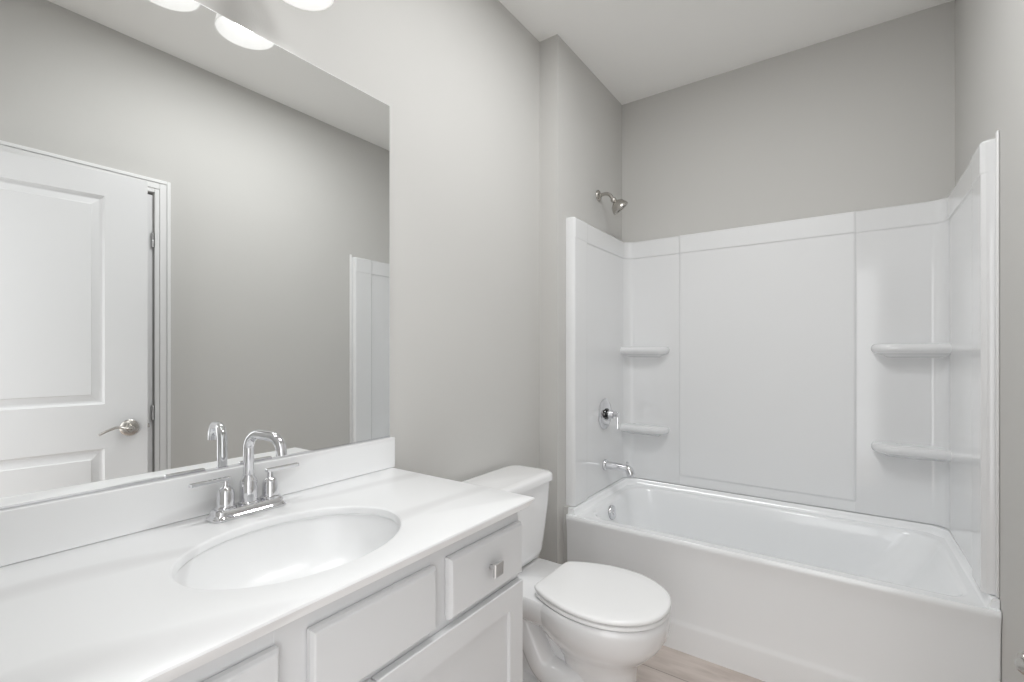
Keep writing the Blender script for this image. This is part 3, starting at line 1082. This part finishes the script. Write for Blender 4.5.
# ------------------------------------------------------------------ shower fixtures
FY = 2.425
sh = thing('shower_fixture', 'brushed nickel bell shower head on a short bent arm above the surround', 'shower head', (XW, FY, 2.115))
bm = new_bm()
add_lathe(bm, [(0.0005, 0.031), (0.004, 0.031), (0.010, 0.024), (0.014, 0.012), (0.02, 0.011)], (XW, FY, 2.112), (1, 0, 0), 28)
obj('flange', bm, 'nickel', sh, True, 50)
A0 = Vector((XW + 0.01, FY, 2.112)); A3 = Vector((-1.040, FY, 2.078))
bm = new_bm()
add_tube(bm, catmull([A0, A0 + Vector((0.035, 0, 0.002)), A0 + Vector((0.060, 0, -0.010)), A3], 8), 0.0095, 14)
obj('shower_arm', bm, 'nickel', sh, True, 60)
bm = new_bm()
ax = Vector((0.56, 0.30, -0.77)).normalized()
add_lathe(bm, [(-0.004, 0.012), (0.004, 0.015), (0.012, 0.015), (0.018, 0.012), (0.024, 0.021), (0.036, 0.036), (0.054, 0.044), (0.062, 0.0475), (0.070, 0.0475), (0.073, 0.044), (0.073, 0.032), (0.069, 0.030), (0.069, 0.012), (0.072, 0.010), (0.072, 0.002)], A3, ax, 36)
obj('spray_head', bm, 'nickel', sh, True, 35)
bm = new_bm()
u_ = ax.cross(Vector((0, 1, 0))).normalized(); w_ = ax.cross(u_)
for k in range(14):
    a = 2 * PI * k / 14
    add_lathe(bm, [(0, 0.0022), (0.003, 0.0016)], A3 + ax * 0.069 + (u_ * math.cos(a) + w_ * math.sin(a)) * 0.022, ax, 8)
obj('nozzles', bm, 'dark', sh, True)

va = thing('shower_valve', 'chrome round shower valve trim with a lever handle on the left panel', 'valve', (SX0, FY, 0.905))
VX = SX0
bm = new_bm()
add_lathe(bm, [(0.0005, 0.083), (0.004, 0.083), (0.009, 0.076), (0.012, 0.060), (0.013, 0.034)], (VX, FY, 0.905), (1, 0, 0), 48)
obj('escutcheon', bm, 'chrome', va, True, 30)
bm = new_bm()
add_lathe(bm, [(0.030, 0.020), (0.031, 0.024), (0.056, 0.023), (0.058, 0.014), (0.070, 0.013), (0.072, 0.015), (0.082, 0.014)], (VX, FY, 0.905), (1, 0, 0), 32)
hub = obj('handle_hub', bm, 'chrome', va, True, 35)
bm = new_bm()
add_lathe(bm, [(0.012, 0.031), (0.018, 0.031), (0.020, 0.022), (0.030, 0.022)], (VX, FY, 0.905), (1, 0, 0), 32)
o = obj('handle_sleeve', bm, 'chromereflect', va, True, 35)
o['label'] = 'chrome collar behind the handle, dark reflection put in its colour'
bm = new_bm()
add_box(bm, VX + 0.071, VX + 0.081, FY - 0.007, FY + 0.007, 0.905 - 0.078, 0.905 + 0.018, 0.003, 2)
obj('lever', bm, 'chrome', hub)

sp = thing('tub_spout', 'chrome tub spout with a diverter knob below the shower valve', 'spout', (SX0, FY, 0.625))
bm = new_bm()
add_lathe(bm, [(0.0005, 0.030), (0.010, 0.030), (0.016, 0.026), (0.018, 0.022)], (VX, FY, 0.625), (1, 0, 0), 28)
obj('flange', bm, 'chrome', sp, True, 40)
bm = new_bm()
add_tube(bm, catmull([(VX + 0.016, FY, 0.625), (VX + 0.06, FY, 0.6245), (VX + 0.110, FY, 0.623), (VX + 0.138, FY, 0.617), (VX + 0.150, FY, 0.598), (VX + 0.150, FY, 0.585)], 8), [0.021, 0.0205, 0.0205, 0.022, 0.0225, 0.021], 24)
obj('spout_body', bm, 'chrome', sp, True, 50)
bm = new_bm()
add_lathe(bm, [(-0.006, 0.004), (0.014, 0.004), (0.015, 0.007), (0.022, 0.008), (0.025, 0.004)], (VX + 0.132, FY, 0.634), (0, 0, 1), 16)
obj('diverter_knob', bm, 'chrome', sp, True, 50)
